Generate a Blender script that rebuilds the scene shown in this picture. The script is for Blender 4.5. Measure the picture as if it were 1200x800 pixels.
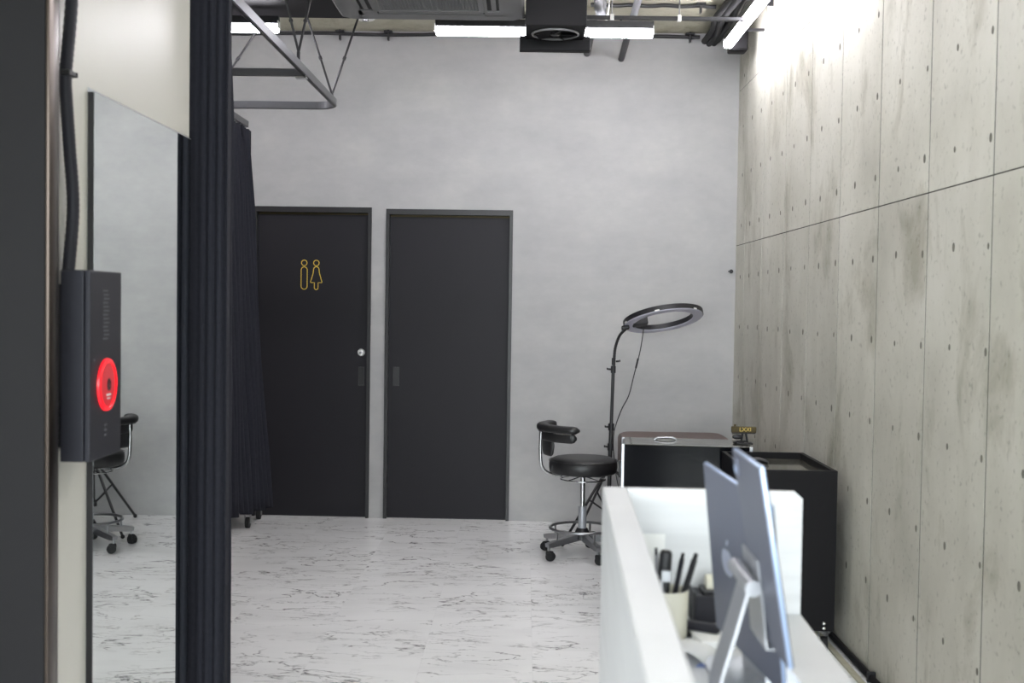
import bpy, bmesh, math, random
from mathutils import Vector, Matrix, Euler
random.seed(7)
PI = math.pi
S = bpy.context.scene
for o in list(bpy.data.objects): bpy.data.objects.remove(o)

# ------------------------------------------------------------------ camera
F_PX, CAM_H = 1400.0, 1.45
cam = bpy.data.cameras.new('camera'); cam_o = bpy.data.objects.new('camera', cam)
S.collection.objects.link(cam_o); S.camera = cam_o
cam.sensor_fit = 'HORIZONTAL'; cam.sensor_width = 36.0; cam.lens = F_PX * 36.0 / 1200.0
PITCH, YAW, ROLL = math.atan(44.2 / F_PX), math.atan(15 / F_PX), 0.0147
M = Matrix.Rotation(YAW, 4, 'Z') @ Matrix.Rotation(PI / 2 - PITCH, 4, 'X') @ Matrix.Rotation(ROLL, 4, 'Z')
cam_o.matrix_world = Matrix.Translation((0, 0, CAM_H)) @ M
cam.clip_start = 0.05
cam.dof.use_dof = True; cam.dof.focus_distance = 6.9; cam.dof.aperture_fstop = 4.8
# ------------------------------------------------------------------ world, exposure
SKY = 11.0
LAMP = 39.0
w = bpy.data.worlds.new('overcast_sky'); S.world = w; w.use_nodes = True
bg = w.node_tree.nodes['Background']; bg.inputs[0].default_value = (0.93, 0.965, 1.0, 1); bg.inputs[1].default_value = SKY
pl = bpy.data.lights.new('window_portal', 'AREA'); pl.shape = 'RECTANGLE'; pl.size = 4.0; pl.size_y = 2.9
pl.cycles.is_portal = True
po = bpy.data.objects.new('window_portal', pl); S.collection.objects.link(po)
po.location = (-0.68, -1.62, 1.55); po.rotation_euler = (PI / 2, 0, 0)
S.view_settings.view_transform = 'Standard'; S.view_settings.look = 'None'
S.view_settings.gamma = 1.0; S.view_settings.use_curve_mapping = False
S.view_settings.exposure = 0.20

# ------------------------------------------------------------------ materials
def new_mat(name):
    m = bpy.data.materials.new(name); m.use_nodes = True
    nt = m.node_tree; b = nt.nodes['Principled BSDF']
    return m, nt, b
def N(nt, t, **kw):
    n = nt.nodes.new(t)
    for k, v in kw.items(): setattr(n, k, v)
    return n
def rgb(h):
    h = h.lstrip('#'); c = [int(h[i:i + 2], 16) / 255 for i in (0, 2, 4)]
    return tuple(x / 12.92 if x <= .04045 else ((x + .055) / 1.055) ** 2.4 for x in c) + (1,)
def simple(name, col, rough=0.5, metal=0.0, noise=0.06, scale=30, bump=0.0, spec=0.5, emit=None, es=0, coat=0):
    m, nt, b = new_mat(name)
    c = rgb(col)
    tc = N(nt, 'ShaderNodeTexCoord'); nz = N(nt, 'ShaderNodeTexNoise'); nz.inputs['Scale'].default_value = scale; nz.inputs['Detail'].default_value = 4
    nt.links.new(tc.outputs['Object'], nz.inputs['Vector'])
    mx = N(nt, 'ShaderNodeMix', data_type='RGBA')
    mx.inputs[6].default_value = tuple(max(0, x * (1 - noise)) for x in c[:3]) + (1,)
    mx.inputs[7].default_value = tuple(min(1, x * (1 + noise)) for x in c[:3]) + (1,)
    nt.links.new(nz.outputs['Fac'], mx.inputs[0]); nt.links.new(mx.outputs[2], b.inputs['Base Color'])
    b.inputs['Roughness'].default_value = rough; b.inputs['Metallic'].default_value = metal
    b.inputs['Specular IOR Level'].default_value = spec; b.inputs['Coat Weight'].default_value = coat
    if bump:
        bp = N(nt, 'ShaderNodeBump'); bp.inputs['Strength'].default_value = bump; bp.inputs['Distance'].default_value = 0.002
        nt.links.new(nz.outputs['Fac'], bp.inputs['Height']); nt.links.new(bp.outputs[0], b.inputs['Normal'])
    if emit:
        b.inputs['Emission Color'].default_value = rgb(emit); b.inputs['Emission Strength'].default_value = es
    return m
MT = {}
def mat(k, *a, **kw): MT[k] = simple(k, *a, **kw)
mat('door_black', '#222126', 0.5, noise=.05, scale=3, spec=.25)
mat('frame_black', '#201f22', 0.4)
mat('fabric_black', '#2b2c34', 0.9, noise=.25, scale=60, bump=.3, spec=.2)
mat('leather_black', '#1d1d1f', 0.42, noise=.15, scale=90, bump=.25)
mat('plastic_black', '#1c1c20', 0.45)
mat('plastic_dark', '#25252d', 0.5, spec=.3)
mat('rubber', '#1a1a1c', 0.7)
mat('metal_black', '#242427', 0.38)
mat('duct_black', '#121114', 0.6, spec=.2)
mat('gloss_black', '#0b0c10', 0.12, noise=0, spec=.12)
mat('tray_glass', '#4a4942', 0.08, noise=0)
mat('chrome', '#c9cacc', 0.12, metal=1, noise=.02)
mat('steel', '#9d9ea1', 0.28, metal=1, noise=.05)
mat('alu', '#c6c8ce', 0.35, metal=.75, noise=.03)
mat('tablet_grey', '#7b7f90', 0.45, metal=.2, noise=.03)
mat('tablet_edge', '#b6cbf0', 0.3, metal=.5, noise=.02)
mat('logo_silver', '#d0d6ea', 0.3, metal=.3, noise=0)
mat('grey_metal', '#a3a5ab', 0.4, metal=.3)
mat('rail_grey', '#6c6d70', 0.35, metal=.7)
mat('ac_grey', '#7c7c7e', 0.5)
mat('ac_dark', '#121214', 0.6)
mat('hose_grey', '#8b8c90', 0.6)
mat('white_paint', '#ecedef', 0.45, noise=.01)
mat('white_plastic', '#e8e8e6', 0.4, noise=.01)
mat('paper', '#fbfbfb', 0.7, noise=.01)
mat('cream', '#e3dfd0', 0.5, noise=.02)
mat('brown_leather', '#5b4540', 0.4, noise=.1, scale=50, bump=.2)
mat('gold', '#f0cf55', 0.35, metal=.15, noise=.05)
mat('gold_dark', '#4a3f22', 0.5, metal=.4, noise=.3)
mat('red_lamp', '#c0323a', 0.4, emit='#c8202c', es=.25, noise=0)
mat('red_rim', '#ff2030', 0.3, emit='#ff1020', es=.6, noise=0)
mat('gold_letter', '#d3ba62', 0.4, metal=.3)
mat('print_grey', '#9a9a98', 0.7, noise=.1)
mat('print_faint', '#55565c', 0.6)
mat('bronze', '#4d4540', 0.28, metal=1)
mat('left_wall_paint', '#c9c7bf', 0.35, noise=.03, scale=2, bump=.05)
mat('clad_black', '#1c1b1d', 0.55, noise=.05, scale=3, spec=.15)
mat('diffuser', '#ffffff', 0.5, emit='#fbf8ff', es=LAMP, noise=0)
mat('ring_diffuser', '#c6c6d6', 0.5, noise=.02)
mat('screen', '#08080a', 0.08, noise=0)
mat('joint_dark', '#35342f', 0.95)
mat('tie_dark', '#6a685f', 0.9, noise=.45, scale=9)
mat('grout', '#c4c4c6', 0.8)
mat('asphalt', '#8a8a8a', 0.9)

def mk_mirror():
    m, nt, b = new_mat('mirror_silver')
    b.inputs['Base Color'].default_value = (.80, .835, .82, 1); b.inputs['Metallic'].default_value = 1; b.inputs['Roughness'].default_value = 0.01
    MT['mirror'] = m
mk_mirror()
def mk_glass():
    m, nt, b = new_mat('window_glass')
    out = nt.nodes['Material Output']
    tr = N(nt, 'ShaderNodeBsdfTransparent'); tr.inputs[0].default_value = (.95, .97, .96, 1)
    gl = N(nt, 'ShaderNodeBsdfGlossy'); gl.inputs['Roughness'].default_value = 0.0
    mx = N(nt, 'ShaderNodeMixShader'); fr = N(nt, 'ShaderNodeFresnel'); fr.inputs[0].default_value = 1.3
    nt.links.new(fr.outputs[0], mx.inputs[0]); nt.links.new(tr.outputs[0], mx.inputs[1]); nt.links.new(gl.outputs[0], mx.inputs[2])
    nt.links.new(mx.outputs[0], out.inputs[0]); MT['glass'] = m
mk_glass()
def ramp(nt, pts):
    r = N(nt, 'ShaderNodeValToRGB'); e = r.color_ramp.elements
    while len(e) < len(pts): e.new(.5)
    for el, (p, c) in zip(e, pts): el.position = p; el.color = c if len(c) == 4 else tuple(c) + (1,)
    return r
def mk_plaster():
    m, nt, b = new_mat('grey_plaster')
    tc = N(nt, 'ShaderNodeTexCoord'); mp = N(nt, 'ShaderNodeMapping'); mp.inputs['Scale'].default_value = (1, 1, 1.6)
    n1 = N(nt, 'ShaderNodeTexNoise'); n1.inputs['Scale'].default_value = 1.9; n1.inputs['Detail'].default_value = 8; n1.inputs['Roughness'].default_value = .62
    n2 = N(nt, 'ShaderNodeTexNoise'); n2.inputs['Scale'].default_value = 14; n2.inputs['Detail'].default_value = 5
    nt.links.new(tc.outputs['Object'], mp.inputs[0]); nt.links.new(mp.outputs[0], n1.inputs[0]); nt.links.new(mp.outputs[0], n2.inputs[0])
    r = ramp(nt, [(.3, rgb('#a4a4a5')), (.55, rgb('#afafaf')), (.75, rgb('#b9b9b7'))])
    nt.links.new(n1.outputs[0], r.inputs[0])
    mx = N(nt, 'ShaderNodeMix', data_type='RGBA', blend_type='MULTIPLY'); mx.inputs[0].default_value = 1
    r2 = ramp(nt, [(.3, (.96, .96, .96)), (.7, (1, 1, 1))]); nt.links.new(n2.outputs[0], r2.inputs[0])
    nt.links.new(r.outputs[0], mx.inputs[6]); nt.links.new(r2.outputs[0], mx.inputs[7]); nt.links.new(mx.outputs[2], b.inputs['Base Color'])
    b.inputs['Roughness'].default_value = .75
    bp = N(nt, 'ShaderNodeBump'); bp.inputs['Strength'].default_value = .15; bp.inputs['Distance'].default_value = .003
    nt.links.new(n2.outputs[0], bp.inputs['Height']); nt.links.new(bp.outputs[0], b.inputs['Normal'])
    MT['plaster'] = m
mk_plaster()
def mk_concrete(name, c_lo, c_mid, c_hi, stain):
    m, nt, b = new_mat(name)
    geo = N(nt, 'ShaderNodeNewGeometry'); oi = N(nt, 'ShaderNodeObjectInfo')
    # cloudy tone
    n1 = N(nt, 'ShaderNodeTexNoise'); n1.inputs['Scale'].default_value = 1.3; n1.inputs['Detail'].default_value = 9; n1.inputs['Roughness'].default_value = .6
    nt.links.new(geo.outputs['Position'], n1.inputs[0])
    r1 = ramp(nt, [(.28, rgb(c_lo)), (.52, rgb(c_mid)), (.75, rgb(c_hi))]); nt.links.new(n1.outputs[0], r1.inputs[0])
    # vertical streaks
    mp = N(nt, 'ShaderNodeMapping'); mp.inputs['Scale'].default_value = (7, 7, .35); nt.links.new(geo.outputs['Position'], mp.inputs[0])
    n2 = N(nt, 'ShaderNodeTexNoise'); n2.inputs['Scale'].default_value = 1.0; n2.inputs['Detail'].default_value = 6; nt.links.new(mp.outputs[0], n2.inputs[0])
    r2 = ramp(nt, [(.34, (.93, .93, .92)), (.56, (1, 1, 1))]); nt.links.new(n2.outputs[0], r2.inputs[0])
    m1 = N(nt, 'ShaderNodeMix', data_type='RGBA', blend_type='MULTIPLY'); m1.inputs[0].default_value = .8
    nt.links.new(r1.outputs[0], m1.inputs[6]); nt.links.new(r2.outputs[0], m1.inputs[7])
    # damp stains, taller than wide
    mp3 = N(nt, 'ShaderNodeMapping'); mp3.inputs['Scale'].default_value = (2.8, 2.8, 1.5); mp3.inputs['Location'].default_value = (3.1, .7, .4); nt.links.new(geo.outputs['Position'], mp3.inputs[0])
    n3 = N(nt, 'ShaderNodeTexNoise'); n3.inputs['Scale'].default_value = 1.0; n3.inputs['Detail'].default_value = 8; n3.inputs['Roughness'].default_value = .65; n3.inputs['Distortion'].default_value = .4
    nt.links.new(mp3.outputs[0], n3.inputs[0])
    r3 = ramp(nt, [(.53, (1, 1, 1)), (.68, rgb(stain))]); nt.links.new(n3.outputs[0], r3.inputs[0])
    m2 = N(nt, 'ShaderNodeMix', data_type='RGBA', blend_type='MULTIPLY'); m2.inputs[0].default_value = 1
    nt.links.new(m1.outputs[2], m2.inputs[6]); nt.links.new(r3.outputs[0], m2.inputs[7])
    # fine pits
    n4 = N(nt, 'ShaderNodeTexNoise'); n4.inputs['Scale'].default_value = 45; n4.inputs['Detail'].default_value = 4; nt.links.new(geo.outputs['Position'], n4.inputs[0])
    r4 = ramp(nt, [(.27, (.62, .62, .6)), (.40, (1, 1, 1))]); nt.links.new(n4.outputs[0], r4.inputs[0])
    m3 = N(nt, 'ShaderNodeMix', data_type='RGBA', blend_type='MULTIPLY'); m3.inputs[0].default_value = .8
    nt.links.new(m2.outputs[2], m3.inputs[6]); nt.links.new(r4.outputs[0], m3.inputs[7])
    # each piece its own tone
    hv = N(nt, 'ShaderNodeHueSaturation'); mr = N(nt, 'ShaderNodeMapRange'); mr.inputs[3].default_value = .90; mr.inputs[4].default_value = 1.05
    nt.links.new(oi.outputs['Random'], mr.inputs[0]); nt.links.new(mr.outputs[0], hv.inputs['Value']); nt.links.new(m3.outputs[2], hv.inputs['Color'])
    nt.links.new(hv.outputs[0], b.inputs['Base Color']); b.inputs['Roughness'].default_value = .62
    bp = N(nt, 'ShaderNodeBump'); bp.inputs['Strength'].default_value = .25; bp.inputs['Distance'].default_value = .004
    nt.links.new(n4.outputs[0], bp.inputs['Height']); nt.links.new(bp.outputs[0], b.inputs['Normal'])
    MT[name] = m
mk_concrete('concrete', '#b0aea3', '#c7c5ba', '#d4d2c9', '#d0cec6')
mk_concrete('ceiling_concrete', '#b0ad9a', '#bbb8a6', '#c6c3b2', '#dedcd2')
def mk_marble():
    m, nt, b = new_mat('marble_vinyl')
    geo = N(nt, 'ShaderNodeTexCoord'); oi = N(nt, 'ShaderNodeObjectInfo')
    off = N(nt, 'ShaderNodeVectorMath', operation='SCALE'); cmb = N(nt, 'ShaderNodeCombineXYZ')
    mu = N(nt, 'ShaderNodeMath', operation='MULTIPLY'); mu.inputs[1].default_value = 37.0
    nt.links.new(oi.outputs['Random'], mu.inputs[0]); nt.links.new(mu.outputs[0], cmb.inputs[0]); nt.links.new(mu.outputs[0], cmb.inputs[1]); nt.links.new(mu.outputs[0], cmb.inputs[2])
    add = N(nt, 'ShaderNodeVectorMath', operation='ADD'); nt.links.new(geo.outputs['Object'], add.inputs[0]); nt.links.new(cmb.outputs[0], add.inputs[1])
    mp = N(nt, 'ShaderNodeMapping'); mp.inputs['Rotation'].default_value = (0, 0, -.42); mp.inputs['Scale'].default_value = (1.15, 3.6, 1); nt.links.new(add.outputs[0], mp.inputs[0])
    def veins(sc, width, dist, seed):
        n = N(nt, 'ShaderNodeTexNoise'); n.inputs['Scale'].default_value = sc; n.inputs['Detail'].default_value = 5; n.inputs['Roughness'].default_value = .55; n.inputs['Distortion'].default_value = dist
        v = N(nt, 'ShaderNodeVectorMath', operation='ADD'); v.inputs[1].default_value = (seed, seed * 2, seed); nt.links.new(mp.outputs[0], v.inputs[0]); nt.links.new(v.outputs[0], n.inputs[0])
        s = N(nt, 'ShaderNodeMath', operation='SUBTRACT'); s.inputs[1].default_value = .5; nt.links.new(n.outputs[0], s.inputs[0])
        a = N(nt, 'ShaderNodeMath', operation='ABSOLUTE'); nt.links.new(s.outputs[0], a.inputs[0])
        r = N(nt, 'ShaderNodeMapRange'); r.inputs[1].default_value = 0; r.inputs[2].default_value = width; r.inputs[3].default_value = 1; r.inputs[4].default_value = 0; r.clamp = True
        nt.links.new(a.outputs[0], r.inputs[0])
        k = N(nt, 'ShaderNodeTexNoise'); k.inputs['Scale'].default_value = 1.7; k.inputs['Detail'].default_value = 2
        v2 = N(nt, 'ShaderNodeVectorMath', operation='ADD'); v2.inputs[1].default_value = (seed * 5 + 3, seed, 1); nt.links.new(add.outputs[0], v2.inputs[0]); 
        sc2 = N(nt, 'ShaderNodeVectorMath', operation='SCALE'); sc2.inputs['Scale'].default_value = 2.2; nt.links.new(v2.outputs[0], sc2.inputs[0]); nt.links.new(sc2.outputs[0], k.inputs[0])
        kr = N(nt, 'ShaderNodeMapRange'); kr.inputs[1].default_value = .40; kr.inputs[2].default_value = .58; kr.clamp = True; nt.links.new(k.outputs[0], kr.inputs[0])
        mm = N(nt, 'ShaderNodeMath', operation='MULTIPLY'); nt.links.new(r.outputs[0], mm.inputs[0]); nt.links.new(kr.outputs[0], mm.inputs[1])
        return mm
    v1 = veins(1.4, .009, .35, 0.0); v2 = veins(2.4, .012, .5, 7.3); 
    half = N(nt, 'ShaderNodeMath', operation='MULTIPLY'); half.inputs[1].default_value = .7; nt.links.new(v2.outputs[0], half.inputs[0])
    mxx = N(nt, 'ShaderNodeMath', operation='MAXIMUM'); nt.links.new(v1.outputs[0], mxx.inputs[0]); nt.links.new(half.outputs[0], mxx.inputs[1])
    cl = N(nt, 'ShaderNodeTexNoise'); cl.inputs['Scale'].default_value = 1.6; cl.inputs['Detail'].default_value = 6; nt.links.new(mp.outputs[0], cl.inputs[0])
    base = ramp(nt, [(.35, rgb('#eeeeef')), (.6, rgb('#f6f6f7'))]); nt.links.new(cl.outputs[0], base.inputs[0])
    mc = N(nt, 'ShaderNodeMix', data_type='RGBA'); nt.links.new(mxx.outputs[0], mc.inputs[0]); nt.links.new(base.outputs[0], mc.inputs[6]); mc.inputs[7].default_value = rgb('#5b595e')
    nt.links.new(mc.outputs[2], b.inputs['Base Color']); b.inputs['Roughness'].default_value = .24; b.inputs['Specular IOR Level'].default_value = .4
    MT['marble'] = m
mk_marble()
def mk_counter():
    m, nt, b = new_mat('white_woodgrain')
    tc = N(nt, 'ShaderNodeTexCoord'); mp = N(nt, 'ShaderNodeMapping'); mp.inputs['Scale'].default_value = (1.2, 1.2, 14); nt.links.new(tc.outputs['Object'], mp.inputs[0])
    n = N(nt, 'ShaderNodeTexNoise'); n.inputs['Scale'].default_value = 2.5; n.inputs['Detail'].default_value = 5; nt.links.new(mp.outputs[0], n.inputs[0])
    r = ramp(nt, [(.35, rgb('#d9dade')), (.5, rgb('#dfe0e4')), (.7, rgb('#e3e4e8'))]); nt.links.new(n.outputs[0], r.inputs[0])
    nt.links.new(r.outputs[0], b.inputs['Base Color']); b.inputs['Roughness'].default_value = .35; MT['counter_white'] = m
mk_counter()

# ------------------------------------------------------------------ mesh helpers
class MB:
    def __init__(s): s.bm = bmesh.new()
    def box(s, x0, x1, y0, y1, z0, z1, bev=0, seg=2):
        r = bmesh.ops.create_cube(s.bm, size=1); v = r['verts']
        for p in v: p.co = Vector((x0 + (p.co.x + .5) * (x1 - x0), y0 + (p.co.y + .5) * (y1 - y0), z0 + (p.co.z + .5) * (z1 - z0)))
        if bev:
            es = list({e for p in v for e in p.link_edges})
            bmesh.ops.bevel(s.bm, geom=es, offset=bev, segments=seg, profile=.5, affect='EDGES')
        return s
    def obox(s, c, ax, ay, az, dx, dy, dz, bev=0, seg=2):
        # oriented box: centre c, unit axes, full sizes
        r = bmesh.ops.create_cube(s.bm, size=1); v = r['verts']; c = Vector(c); ax = Vector(ax); ay = Vector(ay); az = Vector(az)
        if bev:
            for p in v: p.co = Vector((p.co.x * dx, p.co.y * dy, p.co.z * dz))
            es = list({e for p in v for e in p.link_edges})
            rr = bmesh.ops.bevel(s.bm, geom=es, offset=bev, segments=seg, profile=.5, affect='EDGES')
            v = list({p for f in rr['faces'] for p in f.verts} | {p for p in v if p.is_valid})
            for p in v: q = p.co.copy(); p.co = c + ax * q.x + ay * q.y + az * q.z
        else:
            for p in v: q = p.co.copy(); p.co = c + ax * q.x * dx + ay * q.y * dy + az * q.z * dz
        return s
    def cyl(s, a, b, r, r2=None, n=16, cap=True):
        a = Vector(a); b = Vector(b); d = b - a; L = d.length
        q = d.to_track_quat('Z', 'Y').to_matrix().to_4x4(); q.translation = (a + b) / 2
        bmesh.ops.create_cone(s.bm, cap_ends=cap, segments=n, radius1=r, radius2=r if r2 is None else r2, depth=L, matrix=q)
        return s
    def sph(s, c, r, sc=(1, 1, 1), u=16, v=10):
        m = Matrix.Translation(c) @ Matrix.Diagonal((sc[0], sc[1], sc[2], 1))
        bmesh.ops.create_uvsphere(s.bm, u_segments=u, v_segments=v, radius=r, matrix=m); return s
    def tube(s, pts, r, n=10, closed=False, cap=True):
        pts = [Vector(p) for p in pts]; k = len(pts); rings = []; up = None
        for i, p in enumerate(pts):
            if closed: t = pts[(i + 1) % k] - pts[i - 1]
            else: t = pts[min(i + 1, k - 1)] - pts[max(i - 1, 0)]
            t.normalize()
            if up is None: up = t.orthogonal().normalized()
            up = (up - t * up.dot(t)); up = up.normalized() if up.length > 1e-6 else t.orthogonal().normalized()
            bi = t.cross(up); rr = r[i] if isinstance(r, (list, tuple)) else r
            rings.append([s.bm.verts.new(p + (up * math.cos(2 * PI * j / n) + bi * math.sin(2 * PI * j / n)) * rr) for j in range(n)])
        for i in range(k if closed else k - 1):
            A, B = rings[i], rings[(i + 1) % k]
            for j in range(n): s.bm.faces.new((A[j], A[(j + 1) % n], B[(j + 1) % n], B[j]))
        if cap and not closed:
            s.bm.faces.new(rings[0][::-1]); s.bm.faces.new(rings[-1])
        return s
    def strip(s, pts, wv, thick, closed=False):
        # flat bar following pts: wv = width vector (full), thickness across
        pts = [Vector(p) for p in pts]; wv = Vector(wv); k = len(pts); R = []
        for i, p in enumerate(pts):
            if closed: t = pts[(i + 1) % k] - pts[i - 1]
            else: t = pts[min(i + 1, k - 1)] - pts[max(i - 1, 0)]
            nrm = t.cross(wv); nrm.normalize(); h = nrm * thick / 2; q = wv / 2
            R.append([s.bm.verts.new(p + q + h), s.bm.verts.new(p - q + h), s.bm.verts.new(p - q - h), s.bm.verts.new(p + q - h)])
        for i in range(k if closed else k - 1):
            A, B = R[i], R[(i + 1) % k]
            for j in range(4): s.bm.faces.new((A[j], A[(j + 1) % 4], B[(j + 1) % 4], B[j]))
        if not closed: s.bm.faces.new(R[0][::-1]); s.bm.faces.new(R[-1])
        return s
    def lathe(s, prof, c=(0, 0, 0), n=32, mtx=None):
        c = Vector(c); R = []
        for (r, z) in prof:
            if r < 1e-5: R.append([s.bm.verts.new(c + Vector((0, 0, z)))])
            else: R.append([s.bm.verts.new(c + Vector((r * math.cos(2 * PI * j / n), r * math.sin(2 * PI * j / n), z))) for j in range(n)])
        for A, B in zip(R[:-1], R[1:]):
            for j in range(n):
                a0, a1 = A[j % len(A)], A[(j + 1) % len(A)]; b0, b1 = B[j % len(B)], B[(j + 1) % len(B)]
                vs = [a0, a1, b1, b0]; u = []
                for v in vs:
                    if v not in u: u.append(v)
                if len(u) >= 3:
                    try: s.bm.faces.new(u)
                    except ValueError: pass
        if mtx is not None: bmesh.ops.transform(s.bm, matrix=mtx, verts=[v for ring in R for v in ring])
        return s
    def prism(s, poly, d):
        d = Vector(d); A = [s.bm.verts.new(Vector(p)) for p in poly]; B = [s.bm.verts.new(Vector(p) + d) for p in poly]
        s.bm.faces.new(A[::-1]); s.bm.faces.new(B); k = len(A)
        for i in range(k): s.bm.faces.new((A[i], A[(i + 1) % k], B[(i + 1) % k], B[i]))
        return s
    def grid(s, rows, closed_u=False):
        V = [[s.bm.verts.new(Vector(p)) for p in r] for r in rows]
        for i in range(len(V) - 1):
            n = len(V[i])
            for j in range(n if closed_u else n - 1):
                s.bm.faces.new((V[i][j], V[i][(j + 1) % n], V[i + 1][(j + 1) % n], V[i + 1][j]))
        return s
    def build(s, name, m, parent=None, smooth=None, solid=0):
        bmesh.ops.recalc_face_normals(s.bm, faces=s.bm.faces)
        me = bpy.data.meshes.new(name); s.bm.to_mesh(me); s.bm.free()
        me.materials.append(MT[m])
        if smooth is not None:
            me.polygons.foreach_set('use_smooth', [True] * len(me.polygons)); me.set_sharp_from_angle(angle=math.radians(smooth))
        o = bpy.data.objects.new(name, me); S.collection.objects.link(o)
        if parent: o.parent = parent
        if solid:
            md = o.modifiers.new('thickness', 'SOLIDIFY'); md.thickness = solid
        return o
def tag(o, label=None, cat=None, group=None, kind=None):
    if label: o['label'] = label
    if cat: o['category'] = cat
    if group: o['group'] = group
    if kind: o['kind'] = kind
    return o
def empty(name, loc=(0, 0, 0), rz=0.0, parent=None):
    o = bpy.data.objects.new(name, None); S.collection.objects.link(o); o.location = loc; o.rotation_euler = (0, 0, rz); o.empty_display_size = .1
    if parent: o.parent = parent
    return o
def thing(name, label, cat, loc=(0, 0, 0), rz=0.0, group=None): return tag(empty(name, loc, rz), label, cat, group)
def link_copy(src, name, parent, loc=None, rot=None, scale=None):
    o = src.copy(); o.name = name; S.collection.objects.link(o); o.parent = parent
    if loc is not None: o.location = loc
    if rot is not None: o.rotation_euler = rot
    if scale is not None: o.scale = scale
    return o
def smoothpath(pts, n=8):
    P = [Vector(p) for p in pts]; out = []
    for i in range(len(P) - 1):
        p0, p1, p2, p3 = P[max(i - 1, 0)], P[i], P[i + 1], P[min(i + 2, len(P) - 1)]
        for k in range(n):
            t = k / n
            out.append(.5 * ((2 * p1) + (p2 - p0) * t + (2 * p0 - 5 * p1 + 4 * p2 - p3) * t * t + (3 * p1 - p0 - 3 * p2 + p3) * t ** 3))
    out.append(P[-1]); return out

# ------------------------------------------------------------------ the room
XR, XL, XF, YB, ZC, YF = 1.385, -1.098, -2.75, 7.91, 3.24, -1.6
SL = 0.022
# floor: base slab + vinyl tiles with fine open joints
floor = MB().box(XF - .1, XR + .1, YF, YB + .25, -.2, -.004).build('floor', 'grout'); floor['kind'] = 'structure'
TW, TD = .45, .90
x = .05 - TW * 7
tiles = 0
tmesh = {}
while x < XR:
    xi = round((x - .05) / TW)
    y = YF - (TD - (.0 if xi % 2 else .45))
    y = 6.63 - TD * 10 + (0.14 if xi % 2 == 0 else .59) - (0.14 if xi % 2 else 0)
    while y < YB + .2:
        a, b_ = max(x, XF), min(x + TW, XR); c, d = max(y, YF), min(y + TD, YB + .15)
        if b_ - a > .02 and d - c > .02:
            key = (round(b_ - a, 3), round(d - c, 3))
            g = .0002
            if key not in tmesh:
                hw, hd = key[0] / 2 - g, key[1] / 2 - g
                o = MB().box(-hw, hw, -hd, hd, -.004, 0).build('floor_tile', 'marble', floor); tmesh[key] = o
            else: o = link_copy(tmesh[key], 'floor_tile', floor)
            o.location = ((a + b_) / 2, (c + d) / 2, 0); tiles += 1
        y += TD
    x += TW
ceiling = MB().box(XF - .1, XR + .1, YF, YB + .25, ZC, ZC + .15).build('ceiling', 'ceiling_concrete'); ceiling['kind'] = 'structure'
# right concrete wall: backing + cast panels
wr = MB().box(XR + .0012, XR + .2, YF, YB + .25, -.0, ZC).build('wall_right', 'joint_dark'); wr['kind'] = 'structure'
joints_y = [7.93, 7.60, 7.05, 6.45, 5.885, 5.318, 4.731, 4.15, 3.577, 2.99, 2.405, 1.82, 1.235, .65, .065, -.52, -1.105, -1.6]
joints_z = [0, 1.853, 2.862, 3.24]
pm = {}
for i in range(len(joints_y) - 1):
    for j in range(3):
        y1, y0 = joints_y[i], joints_y[i + 1]; z0, z1 = joints_z[j], joints_z[j + 1]
        hy, hz = (y1 - y0) / 2 - .0058, (z1 - z0) / 2 - .0024
        key = (round(hy, 4), j)
        if key not in pm: o = MB().box(-.0012, .0012, -hy, hy, -hz, hz).build('concrete_panel', 'concrete', wr); pm[key] = o
        else: o = link_copy(pm[key], 'concrete_panel', wr)
        o.location = (XR, (y0 + y1) / 2, (z0 + z1) / 2)
# plugged tie holes in a regular grid
tm = None
for c in range(27):
    for r in range(9):
        yy = 7.73 - c * .2947; zz = .3625 + r * .3217
        if yy < -1.4: continue
        if r == 8 and c % 3 == 1: continue
        k = random.uniform(.7, 1.1)
        if tm is None:
            o = MB().lathe([(0, .0016), (.009, .0013), (.0145, .0004), (.0155, -.002)], n=14, mtx=Matrix.Rotation(-PI / 2, 4, 'Y')).build('tie_mark', 'tie_dark', wr, smooth=60); tm = o
        else: o = link_copy(tm, 'tie_mark', wr)
        o.location = (XR - .0016, yy + random.uniform(-.008, .008), zz + random.uniform(-.006, .006)); o.scale = (1, k * .72, k)
# back wall with two door openings (slightly off square)
bw = empty('wall_back_frame'); 
def back_root(name):
    o = empty(name, (XR, YB, 0), -SL); return o
bpy.data.objects.remove(bw)
def lx(x): return (x - XR) / math.cos(math.atan(SL)) * 1.0
D1 = (-1.821, -1.030, 2.076); D2 = (-.933, -.0895, 2.068)
mb = MB()
W0, W1 = XF - .15, XR + .15
mb.box(lx(W0), lx(D1[0]), 0, .15, 0, ZC); mb.box(lx(D1[1]), lx(D2[0]), 0, .15, 0, ZC); mb.box(lx(D2[1]), lx(W1), 0, .15, 0, ZC)
mb.box(lx(D1[0]), lx(D1[1]), 0, .15, D1[2], ZC); mb.box(lx(D2[0]), lx(D2[1]), 0, .15, D2[2], ZC)
wb = mb.build('wall_back', 'plaster'); wb.location = (XR, YB, 0); wb.rotation_euler = (0, 0, -SL); wb['kind'] = 'structure'
bmesh_dummy = None
def outline(mb, pts, wdt, y, th):
    P = [Vector((p[0], 0, p[1])) for p in pts]
    mb.strip([Vector((p.x, y, p.z)) for p in P], (0, th, 0), wdt, closed=True)
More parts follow.
